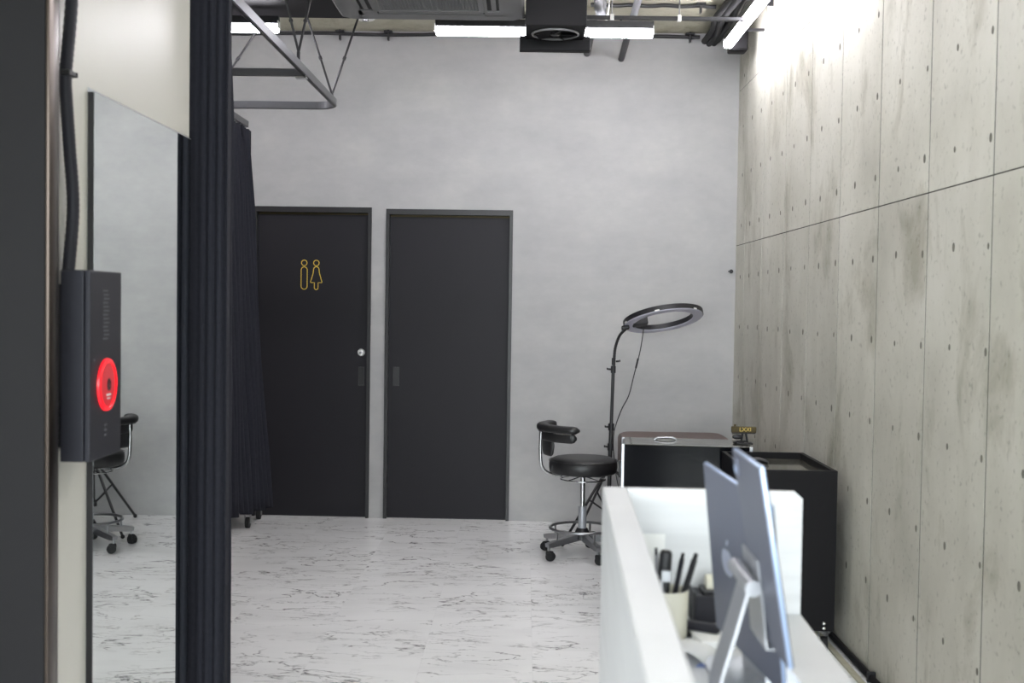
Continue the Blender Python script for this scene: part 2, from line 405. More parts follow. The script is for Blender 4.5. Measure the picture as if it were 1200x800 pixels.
def flush_pull(parent, x0, x1, z0, z1):
    mb = MB(); t = .006; y0, y1 = .0205, .026
    mb.box(x0, x0 + t, y0, y1, z0, z1); mb.box(x1 - t, x1, y0, y1, z0, z1); mb.box(x0 + t, x1 - t, y0, y1, z1 - t, z1); mb.box(x0 + t, x1 - t, y0, y1, z0, z0 + t)
    o = mb.build('flush_pull', 'metal_black', parent)
    MB().box(x0 + t, x1 - t, .0235, .026, z0 + t, z1 - t).build('recess_plate', 'frame_black', o)
    return o
def door(name, D, label):
    root = back_root(name); root['kind'] = 'structure'; tag(root, label)
    a, b_, h = lx(D[0]), lx(D[1]), D[2]; t = .022
    MB().box(a, a + t, -.012, .10, 0, h).build('door_jamb', 'frame_black', root)
    MB().box(b_ - t, b_, -.012, .10, 0, h).build('door_jamb', 'frame_black', root)
    MB().box(a + t, b_ - t, -.012, .10, h - .036, h).build('door_head', 'frame_black', root)
    MB().box(a + t, b_ - t, .05, .10, h - .055, h - .036).build('door_track', 'gold_dark', root)
    MB().box(a + t, b_ - t, .03, .10, 0, .0065).build('door_leak_strip', 'frame_black', root)  # added black strip that stops light leaking in under the leaf
    leaf = MB().box(a + t + .001, b_ - t - .001, .026, .064, .006, h - .05, bev=.001, seg=1).build('door_leaf', 'door_black', root)
    return root
d1 = door('door_1', D1, 'black restroom door with gold figure outlines and white lock')
d2 = door('door_2', D2, 'plain black door beside the restroom door')
flush_pull(d1, lx(-1.115), lx(-1.074), .885, 1.013); flush_pull(d2, lx(-.881), lx(-.839), .889, 1.016)
tl = MB().lathe([(0, -.014), (.019, -.013), (.024, -.006), (.025, .002)], n=28, mtx=Matrix.Translation((lx(-1.096), .024, 1.109)) @ Matrix.Rotation(-PI / 2, 4, 'X')).build('thumb_lock', 'white_plastic', d1, smooth=40)
MB().lathe([(0, -.006), (.009, -.005), (.010, .0)], n=20, mtx=Matrix.Translation((lx(-1.096), .0105, 1.109)) @ Matrix.Rotation(-PI / 2, 4, 'X')).build('lock_button', 'steel', tl, smooth=40)
# gold restroom figures
def arc(cx, cz, r, a0, a1, n): return [(cx + r * math.cos(a0 + (a1 - a0) * i / n), cz + r * math.sin(a0 + (a1 - a0) * i / n)) for i in range(n + 1)]
Wd = .0045
mb = MB(); cx = lx(-1.485)
outline(mb, arc(cx, 1.7035, .0185, 0, 2 * PI, 24)[:-1], Wd, .025, .003)
outline(mb, arc(cx, 1.656, .0205, 0, PI, 10) + arc(cx, 1.5475, .0205, PI, 2 * PI, 10), Wd, .025, .003)
mb.build('man_outline', 'gold', d1)
mb = MB(); cx = lx(-1.4035)
outline(mb, arc(cx, 1.7035, .0185, 0, 2 * PI, 24)[:-1], Wd, .025, .003)
body = arc(cx, 1.660, .0185, .25, PI - .25, 8) + [(cx - .021, 1.635), (cx - .0385, 1.577), (cx - .037, 1.572), (cx - .0125, 1.572)] + arc(cx, 1.538, .0125, PI, 2 * PI, 8) + [(cx + .0125, 1.572), (cx + .037, 1.572), (cx + .0385, 1.577), (cx + .021, 1.635)]
outline(mb, body, Wd, .025, .003)
mb.build('woman_outline', 'gold', d1)
# left side: partition block whose long face carries the mirror, booth beyond it
wl = MB().box(XF, XL, 2.62, 3.88, 0, ZC).build('wall_left', 'left_wall_paint'); wl['kind'] = 'structure'
wo = MB().box(XF - .15, XF, YF, YB + .25, 0, ZC).build('wall_left_outer', 'left_wall_paint'); wo['kind'] = 'structure'
# black cladding on the partition end with bronze edge trim
cp = MB().box(XF, -1.043, 2.585, 2.62, 0, ZC, bev=.002, seg=1).build('trim_1', 'clad_black'); tag(cp, kind='structure')
ct = MB().box(-1.043, -1.034, 2.583, 2.64, 0, ZC, bev=.002).build('trim_2', 'bronze', None, smooth=40); tag(ct, kind='structure')
# street front: glazed opening behind the viewer
fw = MB()
fw.box(XF, XF + .1, YF - .12, YF, 0, ZC); fw.box(XR - .06, XR, YF - .12, YF, 0, ZC); fw.box(XF + .1, XR - .06, YF - .12, YF, 0, .12); fw.box(XF + .1, XR - .06, YF - .12, YF, 3.0, ZC)
fwo = fw.build('wall_front', 'duct_black'); fwo['kind'] = 'structure'
w1 = empty('window_1', (0, YF - .06, 0)); w1['kind'] = 'structure'
for i in range(4):
    xm = XF + .1 + (XR - .16 - XF) * i / 3
    MB().box(xm - .025, xm + .025, -.03, .03, .12, 3.0).build('mullion', 'metal_black', w1)
    if i < 3:
        xn = XF + .1 + (XR - .16 - XF) * (i + 1) / 3
        MB().box(xm + .025, xn - .025, -.004, .004, .12, 3.0).build('window_pane', 'glass', w1)
pv = MB().box(-12, 12, -14, YF - .12, -.2, -.02).build('pavement', 'asphalt'); pv['kind'] = 'structure'

# ------------------------------------------------------------------ ceiling services
def batten(label, c, L, axis, group='ceiling batten lamps', top=ZC):
    t = thing('batten_lamp', label, 'lamp', c, 0 if axis == 'x' else PI / 2, group)
    MB().box(-L / 2, L / 2, -.022, .022, .025, .066, bev=.003).build('housing', 'metal_black', t)
    d = MB()
    d.box(-L / 2 + .004, L / 2 - .004, -.024, .024, -.020, .025, bev=.008, seg=4)
    d.build('diffuser', 'diffuser', t, smooth=50)
    for s in (-1, 1): MB().box(s * L / 2 - (.005 if s > 0 else -.001), s * L / 2 + (.001 if s > 0 else -.005), -.0262, .0262, .0, .04).build('end_cap', 'white_plastic', t)
    for s in (-1, 1):
        if axis == 'x': MB().cyl((s * L * .35, 0, .06), (s * L * .35, 0, top - c[2]), .006, n=8).build('hanger', 'metal_black', t)
        else: MB().box(s * L * .35 - .012, s * L * .35 + .012, c[0] - XR + .002, -.02, .045, .060, bev=.001).build('wall_arm', 'metal_black', t)
    return t
batten('white batten lamp behind the black fan box under the ceiling', (.0815, 6.6, 2.937), 1.197, 'x', top=3.0115)
batten('white batten lamp above the hanging curtain rail', (-1.976, 6.6, 2.940), 1.2, 'x', top=3.054)
batten('white batten lamp close along the concrete wall', (1.20, 6.69, 3.03), 1.2, 'y')
for yy, nth in ((5.35, 'second'),):
    batten('added unseen batten lamp along the concrete wall, %s from the plaster wall' % nth, (1.20, yy, 3.03), 1.2, 'y', 'added wall side batten lamps')  # extra lamp out of camera view, added for its light
batten('added unseen batten lamp across the room just past the mirror', (.35, 4.7, 2.94), 1.2, 'x', 'added cross-room batten lamps')  # added overhead, out of view, to brighten the middle of the room
batten('added unseen batten lamp across the room level with the alarm device', (.6, 2.9, 2.94), 1.2, 'x', 'added cross-room batten lamps')  # another unseen lamp put in as fill, kept away from the left wall
tr = thing('lighting_track', 'long black lighting track crossing under the concrete ceiling', 'track', (0, 6.6, 3.012))
MB().box(-.8, 1.19, -.014, .014, 0, .020, bev=.002).build('track_bar', 'metal_black', tr)
for xx in (-.65, .45, .819):
    MB().cyl((xx, 0, .02), (xx, 0, ZC - 3.012), .004, n=8).build('threaded_rod', 'steel', tr)
    MB().box(xx - .010, xx + .010, -.017, .017, -.006, .028, bev=.002).build('clamp', 'white_plastic', tr)
# black soffit duct left of the air conditioner
so = tag(MB().box(XF + .02, -.975, 3.9, 6.83, 3.055, ZC - .003, bev=.004).build('air_duct', 'duct_black'), 'wide flat black duct under the ceiling beside the air conditioner', 'duct')
# ceiling cassette air conditioner
ac = thing('air_conditioner', 'grey ceiling cassette air conditioner with square grille', 'air conditioner', (-.495, 5.72, 2.90))
h = .468
def chamf(h, c): return [(-h + c, -h), (h - c, -h), (h, -h + c), (h, h - c), (h - c, h), (-h + c, h), (-h, h - c), (-h, -h + c)]
mb = MB(); 
rings = [(h, .05, 0.03), (h, .05, 0.012), (h - .012, .045, 0.0), (.355, .02, 0.0)]
mb.grid([[(px, py, z) for px, py in chamf(hh, c)] for hh, c, z in rings], closed_u=True)
mb.build('panel', 'ac_grey', ac)
# outlet slots with vanes on four sides
for k in range(4):
    R = Matrix.Rotation(k * PI / 2, 4, 'Z')
    o = MB().box(-.27, .27, -.345, -.285, .006, .02).build('outlet_slot', 'ac_dark', ac); o.matrix_local = R
    v = MB().box(-.262, .262, -.330, -.306, .0, .005, bev=.002).build('vane', 'ac_grey', ac); v.matrix_local = R
    v2 = MB().box(-.30, .30, -.285, -.272, -.002, .02).build('slot_lip', 'ac_grey', ac); v2.matrix_local = R
    b2 = MB().box(-.365, .365, -.367, -.345, -.001, .02).build('slot_border', 'ac_grey', ac); b2.matrix_local = R
    cb = MB().box(.27, .365, -.345, -.27, -.001, .02).build('corner_plate', 'ac_grey', ac); cb.matrix_local = R
g = MB().box(-.272, .272, -.272, .272, .008, .02).build('grille_backing', 'ac_dark', ac)
mb = MB()
for i in range(31):
    p = -.24 + .016 * i; mb.box(p - .0013, p + .0013, -.245, .245, -.001, .004); mb.box(-.245, .245, p - .0013, p + .0013, -.001, .0035)
go = mb.build('grille_mesh', 'ac_grey', ac); go['kind'] = 'stuff'
mb = MB(); mb.box(-.272, .272, -.272, -.243, -.006, .01, bev=.002); mb.box(-.272, .272, .243, .272, -.006, .01, bev=.002); mb.box(-.272, -.243, -.243, .243, -.006, .01, bev=.002); mb.box(.243, .272, -.243, .243, -.006, .01, bev=.002)
mb.build('grille_frame', 'ac_grey', ac)
MB().box(-.42, .42, -.42, .42, .03, .28, bev=.01).build('chassis', 'duct_black', ac)
for sx in (-1, 1):
    for sy in (-1, 1): MB().cyl((sx * .38, sy * .38, .28), (sx * .38, sy * .38, ZC - 2.9), .006, n=8).build('hanger_rod', 'steel', ac)
# black fan box
fb = thing('fan_box', 'black boxed ventilation fan with round underside opening', 'fan', (.13, 5.9, 2.815))
MB().box(-.15, .15, 0, .34, 0, ZC - 2.818, bev=.004).build('box', 'duct_black', fb)
MB().box(-.18, .185, .315, .375, -.055, .02, bev=.004).build('tray', 'duct_black', fb)
mb = MB(); mb.tube([(.115 * math.cos(a), .165 + .115 * math.sin(a), -.006) for a in [2 * PI * i / 32 for i in range(32)]], .006, n=8, closed=True); mb.build('fan_ring', 'ac_grey', fb, smooth=60)
MB().lathe([(0, -.014), (.022, -.012), (.03, 0.0)], (0, .165, 0), n=20).build('fan_hub', 'metal_black', fb, smooth=50)
for k in range(5):
    a = 2 * PI * k / 5
    MB().obox((.068 * math.cos(a), .165 + .068 * math.sin(a), -.006), (math.cos(a), math.sin(a), 0), (-math.sin(a) * .9, math.cos(a) * .9, .43), (math.sin(a) * .43, -math.cos(a) * .43, .9), .085, .04, .003).build('fan_blade', 'duct_black', fb)
# pipes
pp = thing('drain_pipe', 'sloping drain pipe entering the plaster wall, grey near end and black far end', 'pipe', (.607, 7.92, 3.07))
MB().cyl((0, 0.02, 0), (.006, -.62, .078), .021, n=16).build('black_pipe', 'metal_black', pp, smooth=40)
MB().cyl((.006, -.60, .078), (.012, -1.45, .150), .022, n=16).build('grey_sleeve', 'hose_grey', pp, smooth=40)
p2 = tag(MB().cyl((.382, 7.95, 3.106), (.372, 7.05, 3.12), .024, n=16).build('stub_pipe', 'metal_black', None, smooth=40), 'straight black pipe entering the plaster wall behind the fan box', 'pipe')
fx = thing('flexible_hose', 'silver flexible hose hooped under the ceiling beside the fan box', 'hose', (.40, 6.75, ZC))
path = smoothpath([(-.03, -.35, -.03), (-.025, -.15, -.14), (0, 0, -.165), (.01, .1, -.12), (.02, .2, -.02)], 10)
MB().tube(path, [.026 if i % 2 else .022 for i in range(len(path))], n=12).build('hose', 'hose_grey', fx, smooth=70)
MB().tube(smoothpath([(.03, -.2, -.01), (.035, -.1, -.15), (.025, .05, -.20), (0, .2, -.16)], 8), .005, n=8).build('wire', 'white_plastic', fx, smooth=60)
hb = thing('hose_bundle', 'bundle of black insulated hoses near the concrete wall top', 'hose', (1.2, 7.9, 3.19))
for k, (dx, dz) in enumerate(((-.05, .0), (-.02, -.015), (.012, -.012), (.035, .008), (-.03, .025), (.01, .02))):
    j = [random.uniform(-.02, .02) for _ in range(6)]
    path = smoothpath([(dx, .03, dz), (dx + j[0] * .3, -.3, dz - .005), (dx + j[1] - .02, -.7, dz + j[2] * .5 - .015), (dx + j[3] - .01, -1.2, dz - .01 + j[4] * .4), (dx + .02, -2.0, dz - .01), (dx + j[5], -3.2, dz - .01)], 8)
    MB().tube(path, .021, n=10).build('hose', 'rubber', hb, smooth=60)
def conduit(label, y, x0, x1, z, r, clips, sag=0):
    t = thing('conduit', label, 'conduit', ((x0 + x1) / 2, y(0), z))
    m = (x0 + x1) / 2; n = 14
    pts = []
    for i in range(n + 1):
        u = x0 + (x1 - x0) * i / n; pts.append((u - m, y(u) - y(0), sag * math.sin(i * 1.7) * .006))
    MB().tube(smoothpath(pts, 3), r, n=10).build('tube', 'metal_black', t, smooth=60)
    for u in clips:
        o = MB().box(u - m - .006, u - m + .006, y(u) - y(0) - r - .006, y(u) - y(0) + r + .006, -.04, ZC - z, bev=.002).build('clip', 'metal_black', t)
        MB().box(u - m - .028, u - m + .028, y(u) - y(0) - r - .014, y(u) - y(0) + r + .006, r - .004, r + .008, bev=.002).build('clip_wing', 'metal_black', o)
    return t
conduit('black conduit run along the top of the plaster wall', lambda u: YB + (XR - u) * SL - .03, -2.7, 1.115, 3.214, .012, (-1.25, -.93, .1, 1.05), sag=.8)
conduit('black conduit crossing the ceiling ahead of the plaster wall', lambda u: 7.13,   .36, 1.10, 3.222, .012, (1.01,), sag=.5)
sd = thing('smoke_detector', 'round white smoke detector on the ceiling', 'detector', (-1.025, 7.52, ZC))
MB().lathe([(0, -.032), (.05, -.03), (.068, -.015), (.072, 0), (0, 0)], n=32).build('cover', 'white_plastic', sd, smooth=40)
MB().lathe([(0, -.04), (.018, -.038), (.02, -.03)], n=20).build('sensor', 'steel', sd, smooth=40)
jb = thing('junction_box', 'black pull box beside the far end of the wall lamp', 'box', (1.264, 7.3, 3.07))
MB().box(-.045, .062, 0, .13, -.066, .068, bev=.01).build('body', 'duct_black', jb, smooth=40)
MB().box(-.035, .052, -.004, 0, -.055, .058, bev=.002).build('lid', 'duct_black', jb)
MB().cyl((.045, .065, .066), (.045, .065, ZC - 3.07), .006, n=8).build('hanger', 'steel', jb)
wb2 = thing('lamp_bracket', 'flat black bracket plate beside the wall lamp', 'bracket', (1.30, 6.5, 3.10))
MB().box(-.022, .012, -.004, .004, -.03, ZC - 3.10, bev=.002).build('plate', 'metal_black', wb2)
MB().box(.012, .083, -.012, .012, .08, .09, bev=.002).build('wall_arm', 'metal_black', wb2)
for s in (-1, 1): MB().lathe([(0, -.004), (.004, -.003), (.005, 0)], (-.005 + s * .009, 0, -.03), n=10).build('screw', 'steel', wb2)

# ------------------------------------------------------------------ suspended curtain rail
RZ = 2.565
ra = thing('curtain_rail', 'grey suspended curtain rail with rounded corner and wire hangers', 'curtain rail', (-1.1, 5.3, RZ))
pts = [(0, -1.40, 0)] + [(0, y, .012 * (y + 1.4) / 3.0) for y in (-1, 0, 1.0, 1.48)]
R = .13
pts += [(-R + R * math.cos(a), 1.50 + R * math.sin(a), .013) for a in [PI / 2 * i / 10 for i in range(1, 11)]]
pts += [(-.5, 1.63, .013), (-1.2, 1.63, .0), (XF + 1.1, 1.63, -.005)]
mb = MB(); mb.strip(pts, (0, 0, .040), .022); rb = mb.build('rail_bar', 'rail_grey', ra)
mb = MB(); mb.strip([(p[0], p[1], p[2] - .021) for p in pts], (0, 0, .004), .012); mb.build('rail_groove', 'metal_black', ra)
MB().box(XF + 1.1, -.011, .565, .588, -.018, .018, bev=.001).build('cross_bar', 'rail_grey', ra)
MB().box(-.04, .014, .555, .598, -.03, -.018, bev=.002).build('cross_bracket', 'chrome', ra)
def vhang(x, y, dz, sp, dy, top=ZC - .003):
    hd = MB().box(x - .008, x + .008, y - .008, y + .008, .018 + dz, .062 + dz, bev=.002).build('hanger_eye', 'metal_black', ra)
    for s in (-1, 1):
        a = Vector((x, y, .06 + dz)); b_ = Vector((x + s * sp, y + dy, top - RZ))
        o = MB().cyl(a, b_, .0062, n=8).build('hanger_wire', 'metal_black', ra)
        m = a.lerp(b_, .33); q = a.lerp(b_, .36); MB().cyl(m, q, .010, n=8).build('turnbuckle', 'metal_black', o)
vhang(0, .43, .01, .10, -.05, 3.053); vhang(-.03, 1.60, .013, .20, .0); vhang(0, -.75, 0, .10, -.05, 3.053); vhang(-.72, 1.63, .005, .40, 0)
# second rail, deeper in the booth
r2 = thing('curtain_rail', 'short grey curtain rail over the far black curtain', 'curtain rail', (-1.70, 6.5, RZ - .055))
mb = MB(); mb.strip([(0, -1.4, 0), (0, .74, 0)], (0, 0, .036), .022); mb.build('rail_bar', 'rail_grey', r2)
for y in (-1.2, -.2): MB().cyl((0, y, .018), (0, y, 3.053 - RZ + .055), .006, n=8).build('hanger', 'metal_black', r2)

def curtain(name, label, path, z0, z1, amp, folds, seed, flare=None, hem=0.0, ph0=0.0, n=260, nz=26):
    """pleated cloth: path(s)->(x,y), normal in xy; s in 0..1"""
    rnd = random.Random(seed); ph = [rnd.uniform(-.8, .8) for _ in range(folds + 2)]; am = [rnd.uniform(.75, 1.2) for _ in range(folds + 2)]
    rows = []
    for i in range(nz + 1):
        t = i / nz; z = z1 + (z0 - z1) * t; row = []
        tt = max(0, t - .02); a_t = amp * (.55 + .45 * min(1, t * 5)) * (1 + .12 * math.sin(t * 3 + seed))
        for j in range(n + 1):
            s = j / n; (px, py), (nx, ny) = path(s, t)
            k = s * folds; ki = int(k); fr = k - ki
            A = am[ki] * (1 - fr) + am[min(ki + 1, folds + 1)] * fr; P = ph[ki] * (1 - fr) + ph[min(ki + 1, folds + 1)] * fr
            w = math.sin(2 * PI * k + P * (.3 + .7 * t) * min(1, k) + ph0); w = math.copysign(abs(w) ** .75, w)
            d = a_t * A * w + .006 * math.sin(9 * t + k * 1.3)
            row.append((px + nx * d, py + ny * d, z + .012 * math.sin(k * 2.1 + seed) * t + hem * (1 - s) * t ** 3))
        rows.append(row)
    t = thing(name, label, 'curtain', (rows[-1][n // 2][0], rows[-1][n // 2][1], z0))
    L = Vector(t.location)
    mb = MB(); mb.grid([[Vector(p) - L for p in r] for r in rows])
    mb.build('cloth', 'fabric_black', t, smooth=80, solid=.004)
    return t, rows, L
# near curtain, bunched at the end of the mirror partition
def p_near(s, t):
    # the leading edge turns across toward the room, then the folds run back along the rail
    if s < .34:
        q = s / .34; x = -1.175 + .178 * q; y = 4.005 + .012 * math.sin(q * 5 + t)
        return (x, y), (0.02 * q, .16 * q ** 2.6)
    q = (s - .34) / .66; y = 4.012 + (.42 + .05 * t) * q
    k = min(1, q * 6)
    return (-.2475 * y - .062 * k - .004 * (1 - k), y), (.72 * k, .10 * (1 - k))
cn, rows, L = curtain('curtain', 'heavy black curtain bunched against the end of the mirror', p_near, .075, RZ - .03, .086, 17, 3, n=420)
for k in range(8):
    y = 4.02 + .055 * k
    MB().cyl((-1.098 - L.x, y - L.y, RZ - .045 - L.z), (-1.098 - L.x, y - L.y, RZ - .022 - L.z), .004, n=8).build('glider_hook', 'white_plastic', cn)
def p_far(s, t):
    y = 6.35 + (.93 + .42 * t ** 1.6) * s; x = -1.70 + .055 * t * s
    return (x, y), (1, 0)
cf, rows, L = curtain('curtain', 'black pleated curtain hanging beside the restroom door', p_far, .115, RZ - .085, .036, 15, 11, hem=.13)
MB().box(-1.755 - L.x, -1.685 - L.x, 7.235 - L.y, 7.30 - L.y, RZ - .24 - L.z, RZ - .085 - L.z, bev=.008).build('header_fold', 'fabric_black', cf)
# wheeled rack behind the far curtain
rk = thing('rolling_rack', 'black wheeled rack mostly hidden behind the far curtain', 'rack', (-2.0, 7.70, 0))
MB().box(-.24, .235, -.19, .19, .10, .125, bev=.004).build('base_tray', 'metal_black', rk)
for sx in (-1, 1):
    MB().cyl((sx * .21, 0, .125), (sx * .21, 0, 1.55), .014, n=12).build('upright', 'metal_black', rk, smooth=40)
MB().cyl((-.24, 0, 1.55), (.235, 0, 1.55), .014, n=12).build('hanging_bar', 'metal_black', rk, smooth=40)
for sx in (-1, 1):
    for sy in (-1, 1):
        c = Vector((sx * .235 + (.02 if sx > 0 else 0), sy * .155, .035))
        cw = MB().cyl(c + Vector((-.012, 0, 0)), c + Vector((.012, 0, 0)), .035, n=24).build('caster_wheel', 'rubber', rk, smooth=40)
        MB().box(c.x - .019, c.x - .015, c.y - .014, c.y + .014, .03, .10).build('caster_fork', 'steel', cw)
        MB().box(c.x + .015, c.x + .019, c.y - .014, c.y + .014, .03, .10).build('caster_fork', 'steel', cw)

# ------------------------------------------------------------------ mirror and red-lit device on the left wall
mi = thing('wall_mirror', 'tall frameless wall mirror with dark edges beside the black curtain', 'mirror', (XL, 3.413, 0))
MB().box(.0, .0161, -.431, .431, .18, 1.9625).build('backing', 'frame_black', mi)
MB().box(.0161, .0166, -.4285, .4285, .185, 1.962).build('mirror_glass', 'mirror', mi)
MB().prism([(.0, -.431, 1.9625), (.0165, -.431, 1.9625), (.0, -.431, 1.974)], (0, .862, 0)).build('bevel_edge', 'alu', mi)
dv = thing('alarm_device', 'black wall box with glowing red round button, cable entering its top', 'alarm', (-1.088, 2.84, 1.07))
MB().box(.02, .074, -.107, .106, .0, .443, bev=.003).build('case', 'plastic_dark', dv)
fc = MB().box(.076, .089, -.107, .106, .0, .443, bev=.003).build('cover', 'plastic_dark', dv)
MB().box(-.0095, .02, -.085, .085, .03, .41).build('mount_plate', 'plastic_black', dv)
for k in range(11): MB().box(.002, .02, -.117, -.098, .045 + k * .0085, .050 + k * .0085).build('cooling_fin', 'plastic_black', dv)
RX = Matrix.Rotation(PI / 2, 4, 'Y')
MB().lathe([(.056, .0), (.063, .001), (.062, .006), (.055, .008), (.053, .006)], n=40, mtx=Matrix.Translation((.0885, .0, .173)) @ RX).build('button_rim', 'red_rim', fc, smooth=50)
bt = MB().lathe([(0, .007), (.035, .0065), (.0535, .004), (.054, .0)], n=40, mtx=Matrix.Translation((.0885, .0, .173)) @ RX).build('button', 'red_lamp', dv, smooth=50)
mb = MB(); mb.tube([(.096, .009 * math.cos(a), .173 + .013 * math.sin(a)) for a in [2 * PI * i / 20 for i in range(20)]], .002, n=6, closed=True); mb.box(.0945, .0965, -.009, .009, .1715, .1745); mb.box(.0945, .0965, -.0015, .0015, .160, .186); mb.build('button_icon', 'plastic_black', bt)
mb = MB(); mb.box(.0945, .0958, -.014, .014, .147, .151); mb.box(.0945, .0958, -.010, .010, .139, .142); mb.build('button_print', 'white_plastic', bt)
mb = MB()
for k in range(13):
    z = .395 - k * .0095; mb.box(.0885, .0898, -.022 + .003 * (k % 3), .010 + .004 * ((k * 7) % 3), z, z + .0036)
mb.build('embossed_lettering', 'print_faint', fc)
mb = MB()
for k in range(3): mb.box(.0885, .0898, -.012, .008 - .003 * k, .075 - k * .012, .079 - k * .012)
mb.build('embossed_note', 'print_faint', fc)
MB().lathe([(0, .002), (.003, .001), (.003, 0)], n=10, mtx=Matrix.Translation((.0885, -.078, .235)) @ RX).build('screw', 'print_faint', fc)
cd = thing('flexible_conduit', 'dark flexible cable conduit running up from the alarm device', 'conduit', (-1.078, 2.807, 1.512))
pth = smoothpath([(.0, .0, 0.0), (.003, .021, .15), (.002, .0, .29), (.0, -.015, .40), (0, -.019, .46), (.002, .011, .635), (0, .03, .9), (0, .0, 1.3), (0, -.02, ZC - 1.513)], 22)
MB().tube(pth, [.0152 if i % 2 else .0140 for i in range(len(pth))], n=14).build('corrugated_tube', 'plastic_dark', cd, smooth=80)
MB().box(-.0195, .018, -.042, .000, .452, .464, bev=.002).build('saddle_clip', 'plastic_black', cd)
MB().box(-.0195, .020, .0, .005, .452, .464, bev=.001).build('clip_screw', 'plastic_black', cd)

# ------------------------------------------------------------------ stool
st = thing('rolling_stool', 'black round stool with half-ring armrest, chrome foot ring and casters', 'stool', (.347, 6.861, 0))
def loop(r, z, n=40): return [(r * math.cos(2 * PI * i / n), r * math.sin(2 * PI * i / n), z) for i in range(n)]
MB().lathe([(0, .575), (.12, .576), (.165, .572), (.188, .560), (.196, .542), (.197, .518), (.192, .492), (.184, .484), (0, .484)], n=48).build('seat', 'leather_black', st, smooth=60)
MB().tube(loop(.1965, .556, 48), .0028, n=6, closed=True).build('seat_piping', 'leather_black', st, smooth=60)
MB().lathe([(0, .484), (.10, .484), (.095, .470), (.03, .462), (0, .462)], n=24).build('seat_plate', 'metal_black', st, smooth=40)
lev = MB(); lev.tube(loop(.128, .447, 40), .0045, n=8, closed=True)
for k in range(4):
    a = PI / 4 + k * PI / 2; lev.cyl((.02 * math.cos(a), .02 * math.sin(a), .462), (.128 * math.cos(a), .128 * math.sin(a), .447), .0035, n=6)
lev.build('height_ring', 'chrome', st, smooth=60)
MB().cyl((0, 0, .27), (0, 0, .47), .0135, n=20).build('gas_piston', 'chrome', st, smooth=40)
MB().lathe([(.0, .29), (.022, .29), (.0235, .285), (.0245, .15), (.0, .15)], n=24).build('gas_cylinder', 'grey_metal', st, smooth=40)
MB().lathe([(0, .165), (.030, .165), (.045, .135), (.050, .105), (.030, .095), (0, .09)], n=24).build('hub', 'plastic_black', st, smooth=50)
MB().tube(loop(.185, .165, 48), .0085, n=10, closed=True).build('foot_ring', 'steel', st, smooth=60)
for k in range(5):
    a = math.radians(217 + 72 * k); u = Vector((math.cos(a), math.sin(a), 0)); v = Vector((-math.sin(a), math.cos(a), 0)); zz = Vector((0, 0, 1))
    lg = MB(); prof = [(.03, .135), (.03, .095), (.225, .075), (.255, .078), (.258, .098), (.225, .106)]
    lg.prism([u * r + v * -.016 + zz * z for r, z in prof], v * .032)
    lgo = lg.build('base_leg', 'steel', st)
    MB().cyl(u * .185 + zz * .105, u * .185 + zz * .163, .006, n=8).build('ring_post', 'steel', lgo)
    c = u * .243; ca = a + random.uniform(-.9, .9) + PI / 2; cu = Vector((math.cos(ca), math.sin(ca), 0)); cv = Vector((-math.sin(ca), math.cos(ca), 0))
    MB().cyl(c + zz * .05, c + zz * .085, .008, n=10).build('caster_stem', 'steel', lgo)
    wc = c + cu * .012 + zz * .0265
    cas = MB()
    for s in (-1, 1): cas.cyl(wc + cv * s * .004, wc + cv * s * .021, .0265, .0225, n=20)
    cas.obox(wc + zz * .018 - cu * .006, cu, cv, zz, .042, .03, .028, bev=.008)
    cas.build('caster', 'rubber', st, smooth=45)
# half-ring padded arm on a bent chrome post, opening to the seat
AA = math.radians(188)
ua = Vector((math.cos(AA), math.sin(AA), 0)); va = Vector((-math.sin(AA), math.cos(AA), 0))
pts = smoothpath([ua * .03 + Vector((0, 0, .472)), ua * .13 + Vector((0, 0, .470)), ua * .20 + Vector((0, 0, .482)), ua * .240 + Vector((0, 0, .52)), ua * .250 + Vector((0, 0, .60)), ua * .250 + Vector((0, 0, .70)), ua * .248 + Vector((0, 0, .735))], 6)
MB().tube(pts, .0095, n=12).build('arm_post', 'chrome', st, smooth=60)
def pad_rows(rad, zc, a0, a1, hh, tt, n=26):
    rows = []
    for i in range(n + 1):
        a = a0 + (a1 - a0) * i / n; e = min(1, min(i, n - i) / 2.2); e = math.sqrt(max(.0, 1 - (1 - e) ** 2)); e = max(e, .25)
        d = Vector((math.cos(a), math.sin(a), 0)); r = rad
        ring = []
        for j in range(14):
            b_ = 2 * PI * j / 14; cx_, cz_ = math.cos(b_), math.sin(b_)
            q = lambda c: math.copysign(abs(c) ** .7, c)
            ring.append(d * (r + q(cx_) * tt * e) + Vector((0, 0, zc + q(cz_) * hh * e)))
        rows.append(ring)
    return rows
ap = MB(); rr = pad_rows(.236, .748, math.radians(132), math.radians(262), .023, .036); ap.grid(rr, closed_u=True); ap.bm.faces.new([v for v in ap.bm.verts[:14]]) if False else None
ap.bm.verts.ensure_lookup_table(); ap.bm.faces.new(ap.bm.verts[:14]); ap.bm.faces.new(ap.bm.verts[-14:])
ap.build('arm_pad', 'leather_black', st, smooth=70)
ap = MB(); ap.grid(pad_rows(.236, .703, math.radians(172), math.radians(258), .028, .014), closed_u=True); ap.bm.verts.ensure_lookup_table(); ap.bm.faces.new(ap.bm.verts[:14]); ap.bm.faces.new(ap.bm.verts[-14:])
ap.build('arm_band', 'leather_black', st, smooth=70)
ap = MB(); ap.strip([Vector((.238 * math.cos(a), .238 * math.sin(a), .728)) for a in [math.radians(172 + 84 * i / 20) for i in range(21)]], (0, 0, .004), .05); ap.build('arm_rail', 'chrome', st)
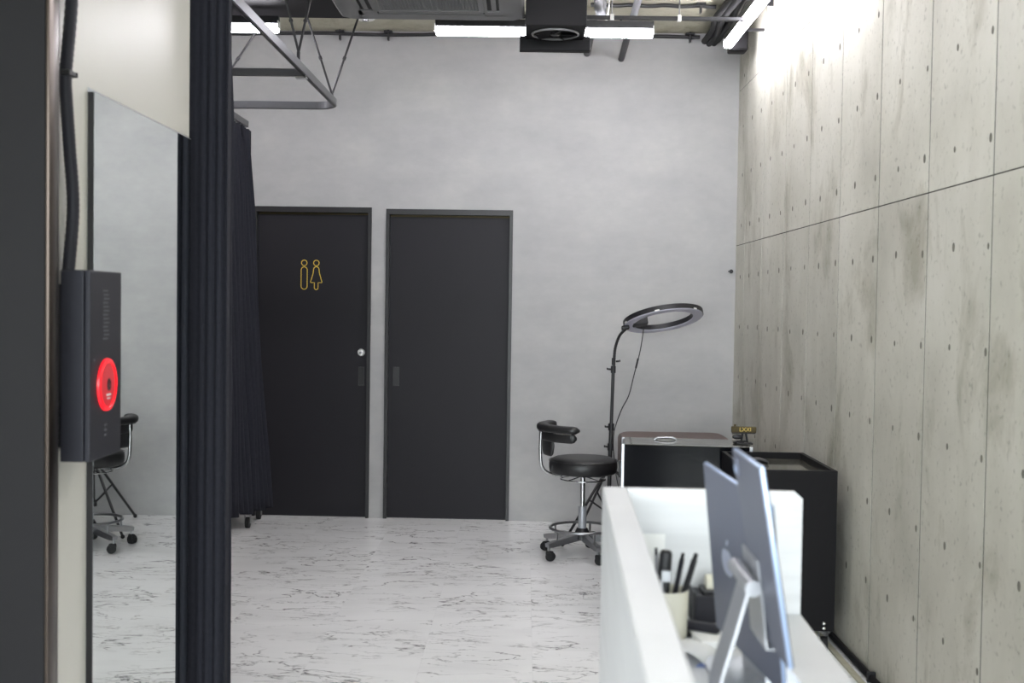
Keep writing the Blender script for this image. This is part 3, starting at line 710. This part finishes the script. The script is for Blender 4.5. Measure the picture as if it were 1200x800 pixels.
bp_ = MB(); bp_.grid(pad_rows(.226, .652, math.radians(176), math.radians(220), .062, .012, n=14), closed_u=True); bp_.bm.verts.ensure_lookup_table(); bp_.bm.faces.new(bp_.bm.verts[:14]); bp_.bm.faces.new(bp_.bm.verts[-14:]); bp_.build('back_pad', 'leather_black', st, smooth=70)

# ------------------------------------------------------------------ ring lamp on tripod
rl = thing('ring_lamp', 'black ring lamp on gooseneck tripod stand over the brown bed', 'ring lamp', (.545, 7.45, 0))
RC = Vector((.845 - .545, 7.33 - 7.45, 1.372))
rot = Matrix.Rotation(-math.radians(8.8), 4, 'Y') @ Matrix.Rotation(math.radians(-17), 4, 'X')
MX = Matrix.Translation(RC) @ rot
MB().lathe([(.180, -.012), (.180, .016), (.187, .020), (.238, .020), (.246, .016), (.246, -.012), (.180, -.012)], n=64, mtx=MX).build('ring_body', 'plastic_black', rl, smooth=40)
MB().lathe([(.182, -.012), (.185, -.017), (.240, -.017), (.243, -.012)], n=64, mtx=MX).build('ring_diffuser', 'ring_diffuser', rl, smooth=40)
for k in range(6):
    a = 2 * PI * k / 6 + .3; o = MB().box(.244, .2475, -.014, .014, -.014, -.006).build('diffuser_clip', 'white_plastic', rl); o.matrix_local = MX @ Matrix.Rotation(a, 4, 'Z')
# phone holder block and mount at the low end
o = MB().box(-.19, -.10, -.03, .03, -.028, .024, bev=.006).build('phone_holder', 'plastic_black', rl); o.matrix_local = MX @ Matrix.Rotation(.1, 4, 'Z')
o = MB().box(-.262, -.215, -.02, .02, -.038, -.016, bev=.005).build('neck_mount', 'plastic_black', rl); o.matrix_local = MX @ Matrix.Rotation(.05, 4, 'Z')
g0 = MX @ Vector((-.240, 0, -.036))
pth = smoothpath([(.012, 0, 1.04), (.014, 0, 1.11), (.020, -.01, 1.19), (.042, -.04, 1.262), g0], 10)
MB().tube(pth, [.0098 if i % 2 else .0088 for i in range(len(pth))], n=10).build('gooseneck', 'metal_black', rl, smooth=80)
def pole(z0, z1, r): MB().cyl((-.01 + .0195 * z0 / 1.05, 0, z0), (-.01 + .0195 * z1 / 1.05, 0, z1), r, n=16).build('pole_tube', 'metal_black', rl, smooth=40)
pole(.14, .70, .0135); pole(.68, 1.05, .0105)
def knob(z, s, r=.017):
    x0 = -.01 + .0195 * z / 1.05
    c = MB().lathe([(r, -.022), (r + .002, -.02), (r + .002, .02), (r, .022)], (x0, 0, z), n=16); co = c.build('collar', 'plastic_black', rl, smooth=40)
    kb = MB().cyl((x0 + s * .015, 0, z), (x0 + s * .033, -.004, z + .002), .006, n=10); kb.obox((x0 + s * .038, -.004, z + .004), (0, 1, 0), (0, 0, 1), (1, 0, 0), .026, .014, .007, bev=.003); kb.build('knob', 'plastic_black', co)
knob(.69, -1); knob(1.05, -1, .014); knob(1.10, 1, .010); knob(.565, -1)
sp = MB().lathe([(.014, -.02), (.024, -.02), (.024, .02), (.014, .02)], (-.007, 0, .16), n=16).build('lower_collar', 'plastic_black', rl, smooth=40)
for k, (fx_, fy) in enumerate(((-.148, .385), (-.30, -.31), (.43, -.05))):
    d = Vector((fx_, fy, 0)); top = Vector((-.003, 0, .43)); foot = d + Vector((0, 0, .012)); 
    tp = top + d.normalized() * .022; o = MB().cyl(tp, foot, .0085, n=10).build('tripod_leg', 'metal_black', rl, smooth=40)
    MB().sph(foot, .013).build('rubber_foot', 'rubber', o, smooth=60)
    mid = tp.lerp(foot, .42); lo = Vector((-.006, 0, .16)) + d.normalized() * .02
    MB().cyl(lo, mid, .006, n=8).build('brace', 'metal_black', o)
MB().lathe([(.0135, -.025), (.03, -.02), (.03, .02), (.0135, .025)], (-.003, 0, .43), n=16).build('upper_collar', 'plastic_black', rl, smooth=40)
cp0 = MX @ Vector((-.10, .0, -.01)) + Vector((-.02, 0, -.03))
pth = smoothpath([cp0, cp0 + Vector((-.02, -.01, -.14)), cp0 + Vector((-.055, -.01, -.29)), cp0 + Vector((-.085, 0, -.42)), (.062, -.03, .80), (.02, -.02, .66), (.022, -.02, .5), (.05, -.04, .33), (.10, -.05, .22), (.20, 0, .02)], 8)
cb_ = MB().tube(pth, .0032, n=6).build('power_cable', 'plastic_black', rl, smooth=60)
MB().cyl(cp0 + Vector((-.032, -.01, -.19)), cp0 + Vector((-.045, -.01, -.25)), .006, n=8).build('inline_switch', 'plastic_black', cb_)

# ------------------------------------------------------------------ treatment bed, case, cart
bd = thing('treatment_bed', 'brown leather treatment bed against the plaster wall under the ring lamp', 'bed', (.93, 6.81, 0))
W_, L_ = .335, .81
def rrect(w, l, r, n=8):
    P = []
    for cx_, cy_, a0 in ((w - r, l - r, 0), (-w + r, l - r, PI / 2), (-w + r, -l + r, PI), (w - r, -l + r, 3 * PI / 2)):
        P += [(cx_ + r * math.cos(a0 + PI / 2 * i / n), cy_ + r * math.sin(a0 + PI / 2 * i / n)) for i in range(n + 1)]
    return P
def cushion(name, z0, z1, w, l, r, m):
    mb = MB(); rr_ = []
    for ins, z in ((.03, z0), (.006, z0 + .012), (0, z0 + .035), (0, z1 - .03), (.008, z1 - .010), (.03, z1), (.12, z1 + .003)):
        rr_.append([(px, py, z) for px, py in rrect(w - ins, l - ins, max(.02, r - ins))])
    mb.grid(rr_, closed_u=True); mb.bm.verts.ensure_lookup_table(); k = len(rr_[0]); mb.bm.faces.new(mb.bm.verts[:k][::-1]); mb.bm.faces.new(mb.bm.verts[-k:])
    return mb.build(name, m, bd, smooth=60)
cushion('mattress', .44, .65, W_, L_, .11, 'brown_leather')
MB().box(-.30, .30, -.77, .77, .37, .44, bev=.006).build('bed_frame', 'metal_black', bd)
for sx in (-1, 1):
    for sy in (-1, 1): MB().cyl((sx * .26, sy * .74, 0), (sx * .25, sy * .70, .37), .022, n=14).build('leg', 'metal_black', bd, smooth=40)
cs = thing('trolley_case', 'glossy black trolley case with aluminium edges, behind the white counter', 'case', (.79, 5.815, 0), -.083)
cw, cdp, ch = .31, .15, .79
MB().box(-cw + .004, cw - .004, -cdp + .004, cdp - .004, .055, ch - .004).build('shell', 'gloss_black', cs)
for sx in (-1, 1):
    for sy in (-1, 1):
        MB().box(sx * cw - (.016 if sx > 0 else 0), sx * cw + (0 if sx > 0 else .016), sy * cdp - (.016 if sy > 0 else 0), sy * cdp + (0 if sy > 0 else .016), .05, ch, bev=.003).build('corner_rail', 'alu', cs)
MB().box(-cw + .016, cw - .016, -cdp, cdp, ch - .004, ch + .0, bev=.001).build('lid_panel', 'tray_glass', cs)
MB().box(-cw + .016, cw - .016, -cdp - .001, -cdp + .014, .05, .064).build('bottom_rail', 'alu', cs)
for sx in (-1, 1): 
    lt = MB().box(sx * cw - .004 if sx > 0 else -cw - .012, sx * cw + .012 if sx > 0 else -cw + .004, -.10, -.06, .62, .70, bev=.004).build('latch', 'plastic_black', cs)
    MB().box(sx * cw - .004 if sx > 0 else -cw - .008, sx * cw + .008 if sx > 0 else -cw + .004, -.12, -.04, .50, .56, bev=.003).build('latch_plate', 'steel', cs)
MB().tube(smoothpath([(-.15, .06, ch - .002), (-.13, .06, ch + .010), (-.06, .06, ch + .012), (-.04, .06, ch - .002)], 6), .006, n=8).build('handle', 'steel', cs, smooth=60)
for sx in (-1, 1):
    for sy in (-1, 1):
        c = Vector((sx * .26, sy * .11, .026)); MB().cyl(c + Vector((-.012, 0, 0)), c + Vector((.012, 0, 0)), .026, n=18).build('caster', 'rubber', cs, smooth=40)
        MB().box(c.x - .02, c.x + .02, c.y - .02, c.y + .02, .045, .056).build('caster_plate', 'steel', cs)
ct_ = thing('wheeled_cart', 'tall black cart with recessed glass top beside the concrete wall', 'cart', (1.122, 5.285, 0))
hw, hd, H = .19, .313, .773
b_ = MB(); b_.box(-hw, hw, -hd, -hd + .018, .10, H, bev=.001, seg=1); b_.build('front_panel', 'duct_black', ct_)
MB().box(-hw, hw, hd - .018, hd, .10, H).build('back_panel', 'duct_black', ct_)
for sx in (-1, 1): MB().box(sx * hw - (.018 if sx > 0 else 0), sx * hw + (0 if sx > 0 else .018), -hd + .018, hd - .018, .10, H).build('side_panel', 'duct_black', ct_)
MB().box(-hw + .018, hw - .018, -hd + .018, hd - .018, .12, H - .035).build('carcass', 'duct_black', ct_)
MB().box(-hw + .019, hw - .019, -hd + .019, hd - .019, H - .035, H - .028).build('glass_top', 'tray_glass', ct_)
for z in (.128, .108 + .0): MB().lathe([(0, -.004), (.006, -.003), (.008, 0)], n=14, mtx=Matrix.Translation((.148, -hd, z + .004)) @ Matrix.Rotation(-PI / 2, 4, 'X')).build('bolt', 'chrome', ct_, smooth=50)
for sx in (-1, 1):
    for sy in (-1, 1):
        c = Vector((sx * .155, sy * (hd - .04), .034)); w_ = MB().cyl(c + Vector((-.013, 0, 0)), c + Vector((.013, 0, 0)), .034, n=20).build('caster_wheel', 'rubber', ct_, smooth=40)
        fk = MB()
        for s in (-1, 1): fk.box(c.x + s * .017 - .0015, c.x + s * .017 + .0015, c.y - .016, c.y + .016, .03, .09)
        fk.box(c.x - .024, c.x + .024, c.y - .024, c.y + .024, .088, .10); fk.build('caster_fork', 'chrome', ct_)
# black cloth-like thing lying in the cart tray
gl = thing('black_glove', 'crumpled black glove lying in the cart tray', 'glove', (1.02, 5.42, H - .028))
mb = MB(); mb.sph((0, 0, .012), .035, (1.1, .9, .33)); mb.build('palm', 'leather_black', gl, smooth=60)
mb = MB()
for k in range(4): mb.tube(smoothpath([(.02, -.02 + .012 * k, .012), (.05, -.03 + .016 * k, .016), (.085, -.045 + .012 * k, .008)], 4), [.008] * 8 + [.005], n=8)
mb.build('fingers', 'leather_black', gl, smooth=60)
# small ornamental sign with gold letters standing on the case
og = thing('letter_ornament', 'small dark ornament with gold letters on the trolley case', 'ornament', (1.06, 5.755, .79))
def text_mesh(body, size, ext, name, m, parent, mtx):
    cu = bpy.data.curves.new(name, 'FONT'); cu.body = body; cu.size = size; cu.extrude = ext; cu.align_x = 'CENTER'; cu.align_y = 'CENTER'; cu.space_character = 1.0
    to = bpy.data.objects.new('tmp', cu); S.collection.objects.link(to); dg = bpy.context.evaluated_depsgraph_get()
    me = bpy.data.meshes.new_from_object(to.evaluated_get(dg)); bpy.data.objects.remove(to); me.name = name; me.materials.clear(); me.materials.append(MT[m]); me.transform(mtx)
    o = bpy.data.objects.new(name, me); S.collection.objects.link(o); o.parent = parent; return o
MB().box(-.058, .062, -.006, .012, .055, .085, bev=.004).build('sign_bar', 'gold_dark', og)
text_mesh('LXXI', .027, .0012, 'gold_letters', 'gold_letter', og, Matrix.Translation((.008, -.0072, .0705)) @ Matrix.Rotation(PI / 2, 4, 'X'))
MB().box(-.046, -.036, -.004, .004, .085, .096, bev=.002).build('finial', 'gold_dark', og)
MB().box(-.055, .058, -.008, .014, .051, .056, bev=.002).build('lower_rim', 'plastic_black', og)
for s in (-1, 1): MB().cyl((s * .008 + .004, 0, .054), (s * .016 + .006, 0, .004), .005, n=10).build('stand_leg', 'plastic_black', og)
MB().box(-.03, .045, -.02, .03, 0, .008, bev=.003).build('stand_foot', 'plastic_black', og)
mb = MB(); mb.sph((-.028, -.005, .035), .022, (1.2, .4, .55)); mb.build('leaf', 'plastic_black', og, smooth=60)
mb = MB(); mb.tube(smoothpath([(.02, 0, .012), (.018, .03, .012), (-.02, .06, .006), (-.04, .02, .006), (.0, -.02, .008)], 6), .004, n=8); mb.build('cord', 'plastic_black', og, smooth=60)
# conduit at the foot of the concrete wall
fcn = thing('floor_conduit', 'grey conduit at the foot of the concrete wall with black clip', 'conduit', (1.366, 3.5, 0))
MB().tube([(0, -3.5, .019), (0, 0, .019), (0, 1.1, .018), (0, 2.2, .017), (0, 4.3, .017)], .0135, n=12).build('tube', 'duct_black', fcn, smooth=60)
for y in (-1.5, 1.12, 3.4):
    MB().box(-.016, .018, y - .008, y + .008, .0, .040, bev=.003).build('clip', 'plastic_black', fcn)
MB().box(-.055, -.030, -3.5, 4.3, .0, .008).build('floor_strip', 'ceiling_concrete', fcn)
hkk = thing('wall_hook', 'small black hook on the plaster wall by the concrete corner', 'hook', (1.352, 7.911, 1.684))
MB().lathe([(0, -.03), (.012, -.028), (.014, -.02), (.007, -.015), (.006, 0), (.012, .0)], n=16, mtx=Matrix.Rotation(-PI / 2, 4, 'X')).build('knob', 'plastic_black', hkk, smooth=50)
MB().box(-.02, .0, -.02, -.012, -.004, .004, bev=.002).build('prong', 'plastic_black', hkk)

# ------------------------------------------------------------------ reception counter
DZ, LZ = .866, 1.10
A = math.atan(.031)
rc = thing('reception_counter', 'white woodgrain reception counter with raised ledge and end panel', 'counter', (.154, 2.298, 0), -A)
# local: +x to staff side, -y toward the viewer
LEN = 1.55
MB().box(0, .047, -LEN, 0, 0, LZ, bev=.002, seg=1).build('ledge_panel', 'counter_white', rc)
mb = MB(); mb.prism([(.0475, -.018, DZ - .04), (.380, -.018, DZ - .04), (.380, -.018, LZ - .013), (.366, -.018, LZ), (.0475, -.018, LZ)], (0, .018, 0)); mb.build('end_panel', 'counter_white', rc)
MB().box(.0475, .382, -LEN, -.0185, DZ - .028, DZ, bev=.002, seg=1).build('desktop', 'counter_white', rc)
MB().box(.0475, .34, -.10, -.02, 0, DZ - .029).build('far_leg_panel', 'counter_white', rc)
MB().box(.0475, .34, -LEN, -LEN + .02, 0, DZ - .029).build('near_leg_panel', 'counter_white', rc)
MB().box(.0475, .30, -LEN + .02, -.10, .35, .37).build('under_shelf', 'counter_white', rc)

# two tablets and the aluminium stand
def tablet(name, label, TL, u, v, W, H, logo, cam_end):
    u = Vector(u).normalized(); v = Vector(v); v = (v - u * v.dot(u)).normalized(); n = u.cross(v).normalized()
    if n.x < 0: n = -n
    TL = Vector(TL); base = TL + u * W / 2 + v * H
    t = thing(name, label, 'tablet', base)
    T = .008; c = u * 0 - v * H / 2 + n * T / 2
    mb = MB(); mb.obox(c, u, v, n, W, H, T - .0024, bev=.0016); mb.build('edge_band', 'tablet_edge', t, smooth=50)
    mb = MB(); mb.obox(c - n * (T / 2 - .0005), u, v, n, W - .003, H - .003, .0012); mb.build('back_plate', 'tablet_grey', t)
    mb = MB(); mb.obox(c + n * (T / 2 - .0005), u, v, n, W - .003, H - .003, .0012); mb.build('screen', 'screen', t)
    if logo:
        # flat fruit emblem with a bite, and its leaf
        EO = -u * .058
        def P(a, r): return c - n * (T / 2 + .0004) + u * (r * math.cos(a)) + v * (r * math.sin(a))
        pl = []
        for i in range(44):
            a = 2 * PI * i / 44; r = .0235 * (1 + .05 * math.cos(2 * a)) * (1 - .12 * max(0, math.cos(a + PI / 2)) ** 8) * (1 - .10 * max(0, math.cos(a - PI / 2)) ** 10)
            pu, pv = r * math.cos(a), r * math.sin(a) * 1.08
            dd = math.hypot(pu - .0265, pv + .004)
            if dd < .0115: k = .0115 / max(dd, 1e-4); pu, pv = .0265 + (pu - .0265) * k, -.004 + (pv + .004) * k
            pl.append(EO + c - n * (T / 2 + .0004) + u * pu + v * (pv + .004))
        mb = MB(); mb.prism(pl, -n * .0004); lf = [(-.001, -.024), (.003, -.033), (.010, -.0375), (.0095, -.031), (.005, -.026)]
        mb.prism([EO + c - n * (T / 2 + .0004) + u * a + v * b for a, b in lf], -n * .0004); mb.build('emblem', 'logo_silver', t)
    else:
        q = c - n * (T / 2 + .0012) - u * (W / 2 - .022) - v * (H / 2 - .024)
        mb = MB(); mb.obox(q, u, v, n, .026, .026, .003, bev=.001); cbm = mb.build('camera_bump', 'tablet_grey', t)
        mb = MB(); mb.cyl(q - n * .001 + v * .004, q - n * .0025 + v * .004, .0065, n=16); mb.build('lens', 'tablet_edge', cbm)
    # side button on the near edge
    mb = MB(); mb.obox(c + u * (W / 2 + .0004) - v * (H / 2 - .075), u, v, n, .0012, .03, .003); mb.build('side_button', 'alu', t)
    return t, c, u, v, n, base
t2, c2, u2, v2, n2, b2 = tablet('tablet', 'blue-edged tablet held upright by the aluminium stand', (.308, 1.76, 1.242), (-.004, -1, -.001), (.162, 0, -.987), .210, .268, False, 1)
t1, c1, u1, v1, n1, b1 = tablet('tablet', 'grey tablet with pale fruit emblem leaning behind the aluminium stand', (.299, 1.98, 1.192), (.184, -.978, -.085), (.115, .10, -.985), .286, .287, True, 1)
# prop foot behind the emblem tablet
q = b1 - v1 * .05 + n1 * .008
mb = MB(); mb.prism([n1 * .009 - v1 * .06 - u1 * .05, n1 * .009 - v1 * .004 - u1 * .05, Vector((b1.x + .0, b1.y, DZ)) - b1 + Vector((.012, .0, .001)) - u1 * .05, Vector((b1.x, b1.y, DZ)) - b1 + Vector((.075, .0, .001)) - u1 * .05], u1 * .10); mb.build('prop_foot', 'alu', t1)
sd_ = thing('tablet_stand', 'folded aluminium tablet stand with round hinge on the counter desk', 'stand', (.34, 1.75, DZ))
so_ = Vector((.34, 1.75, DZ))
hx, hz = .3215, 1.060
MB().cyl(Vector((hx, 1.79, hz + .003)) - so_, Vector((hx + .002, 1.655, hz - .002)) - so_, .0115, n=24).build('hinge', 'alu', sd_, smooth=40)
prof = smoothpath([(hx - .004, 0, hz - .010), (.300, 0, .985), (.283, 0, .925), (.279, 0, .897), (.290, 0, .876), (.315, 0, .8695), (.36, 0, .869), (.425, 0, .869)], 8)
mb = MB(); mb.strip([Vector((p.x, 1.70, p.z)) - so_ for p in prof], (0, .075, 0), .0045); mb.build('arm_and_base', 'alu', sd_, smooth=50)
MB().box(.30 - so_.x, .43 - so_.x, 1.74 - so_.y, 1.97 - so_.y, .0005, .005, bev=.001).build('base_plate', 'alu', sd_)
mb = MB(); s0 = Vector((hx + .010, 0, hz + .035)); s1 = Vector((.308 + .1641 * (1.242 - .975) - .004, 0, .973)); s2 = s1 + Vector((.022, 0, .001)); s3 = s2 + Vector((.002, 0, .012))
mb.strip([Vector((p.x, 1.727, p.z)) - so_ for p in (s0, s0.lerp(s1, .5), s1 + Vector((-.001, 0, -.004)), s2 + Vector((0, 0, -.004)), s3)], (0, .115, 0), .003); mb.build('support_plate', 'alu', sd_)

def on_desk(x, y): return (x, y, DZ)
# pen cup with handled tools
pc = thing('pen_cup', 'cream cup holding black pens on the counter', 'cup', (.258, 2.10, DZ))
MB().lathe([(0, .0), (.034, 0), (.036, .004), (.038, .085), (.0355, .085), (.034, .006), (0, .005)], n=32).build('cup_body', 'cream', pc, smooth=40)
def pen(name, label, p0, p1, r, m, cat, extra=None):
    t = thing(name, label, cat, p0); a = Vector((0, 0, 0)); b = Vector(p1) - Vector(p0)
    MB().cyl(a, b, r, r * .9, n=12).build('barrel', m, t, smooth=40)
    e = b + (b.normalized()) * .012; MB().cyl(b, e, r * .75, r * .6, n=12).build('cap', 'rubber', t, smooth=40)
    sd = b.normalized().orthogonal().normalized(); MB().cyl(b + sd * r * 1.2, b * .7 + sd * r * 1.2, r * .25, n=6).build('clip', 'steel', t)
    return t
pen('marker_pen', 'black marker leaning out of the cream cup', (.268, 2.10, DZ + .008), (.303, 2.085, DZ + .140), .006, 'plastic_black', 'pen')
pen('ballpoint_pen', 'dark grey pen beside the scissors in the cream cup', (.262, 2.112, DZ + .008), (.283, 2.10, DZ + .137), .005, 'plastic_dark', 'pen')
pen('slim_pen', 'slim steel pen at the ledge side of the cream cup', (.248, 2.10, DZ + .008), (.238, 2.10, DZ + .145), .004, 'steel', 'pen')
sc_ = thing('hair_clipper', 'black and silver hair clipper standing in the cream cup', 'clipper', (.252, 2.085, DZ + .008))
MB().obox((-.002, -.002, .085), (1, 0, -.05), (0, 1, 0), (.05, 0, 1), .022, .018, .13, bev=.008, seg=3).build('clipper_body', 'plastic_black', sc_, smooth=50)
MB().obox((.001, -.012, .105), (1, 0, -.05), (0, 1, 0), (.05, 0, 1), .016, .004, .02, bev=.001).build('silver_band', 'steel', sc_)
MB().obox((-.007, -.0115, .085), (1, 0, -.05), (0, 1, 0), (.05, 0, 1), .003, .004, .06).build('silver_strip', 'steel', sc_)
# receipt printer with paper roll
rp = thing('receipt_printer', 'dark receipt printer with paper roll on the counter desk', 'printer', (.365, 2.215, DZ))
MB().box(-.045, .055, -.03, .045, 0, .052, bev=.004).build('printer_body', 'plastic_dark', rp)
MB().box(-.03, .05, -.02, .03, .052, .060, bev=.003).build('lid', 'plastic_black', rp)
MB().cyl((-.02, .01, .066), (.05, .01, .066), .018, n=28).build('paper_roll', 'cream', rp, smooth=40)
MB().box(-.048, -.044, -.03, .03, .0, .058, bev=.001).build('side_lever', 'plastic_black', rp)
# stapler, papers, slip, card
sp_ = thing('stapler', 'dark grey stapler lying on the counter desk', 'stapler', (.31, 2.10, DZ), -.5)
MB().box(-.045, .04, -.013, .013, 0, .008, bev=.003).build('stapler_base', 'plastic_black', sp_)
o = MB().box(-.04, .045, -.011, .011, .012, .028, bev=.006, seg=3).build('stapler_arm', 'plastic_dark', sp_, smooth=50)
MB().box(-.043, -.028, -.012, .012, .006, .02, bev=.002).build('hinge_block', 'steel', sp_)
pa = tag(MB().box(-.05, .05, -.06, .06, 0, .012, bev=.0006, seg=1).build('paper_pad', 'paper'), 'white notepad lying on the counter desk by the printer', 'notepad'); pa.location = (.352, 2.09, DZ); pa.rotation_euler = (0, 0, .12)
mb = MB(); rows = []
for i in range(13):
    a = i / 12; rows.append([(-.04 + .085 * j / 8, -.05 + .10 * a, .0015 + .022 * (1 - abs(2 * (j / 8) - 1) ** 2) * (1 - .4 * a)) for j in range(9)])
mb.grid(rows); cpz = tag(mb.build('curled_sheet', 'paper', None, smooth=80, solid=.0008), 'curled white paper sheet beside the notepad', 'paper'); cpz.location = (.275, 1.985, DZ); cpz.rotation_euler = (0, 0, -.3)
MT['slip_blue'] = simple('slip_blue', '#8e9fd4', .6, noise=.05)
sl_ = tag(MB().prism([(-.02, -.01, 0), (.018, -.014, 0), (.022, .006, 0), (-.012, .010, 0)], (0, 0, .0008)).build('blue_slip', 'slip_blue'), 'small blue paper slip on the counter desk', 'paper slip'); sl_.location = (.305, 1.93, DZ + .001)
bc = thing('small_card', 'small white card with grey print against the counter end panel', 'card', (.252, 2.2755, DZ), -A)
MB().obox((0, -.0055, .0755), (1, 0, 0), (0, .995, .06), (0, -.06, .995), .042, .0012, .15).build('card_sheet', 'paper', bc)
MB().obox((-.004, -.0068, .128), (1, 0, 0), (0, .995, .06), (0, -.06, .995), .018, .0006, .006).build('card_print', 'print_grey', bc)
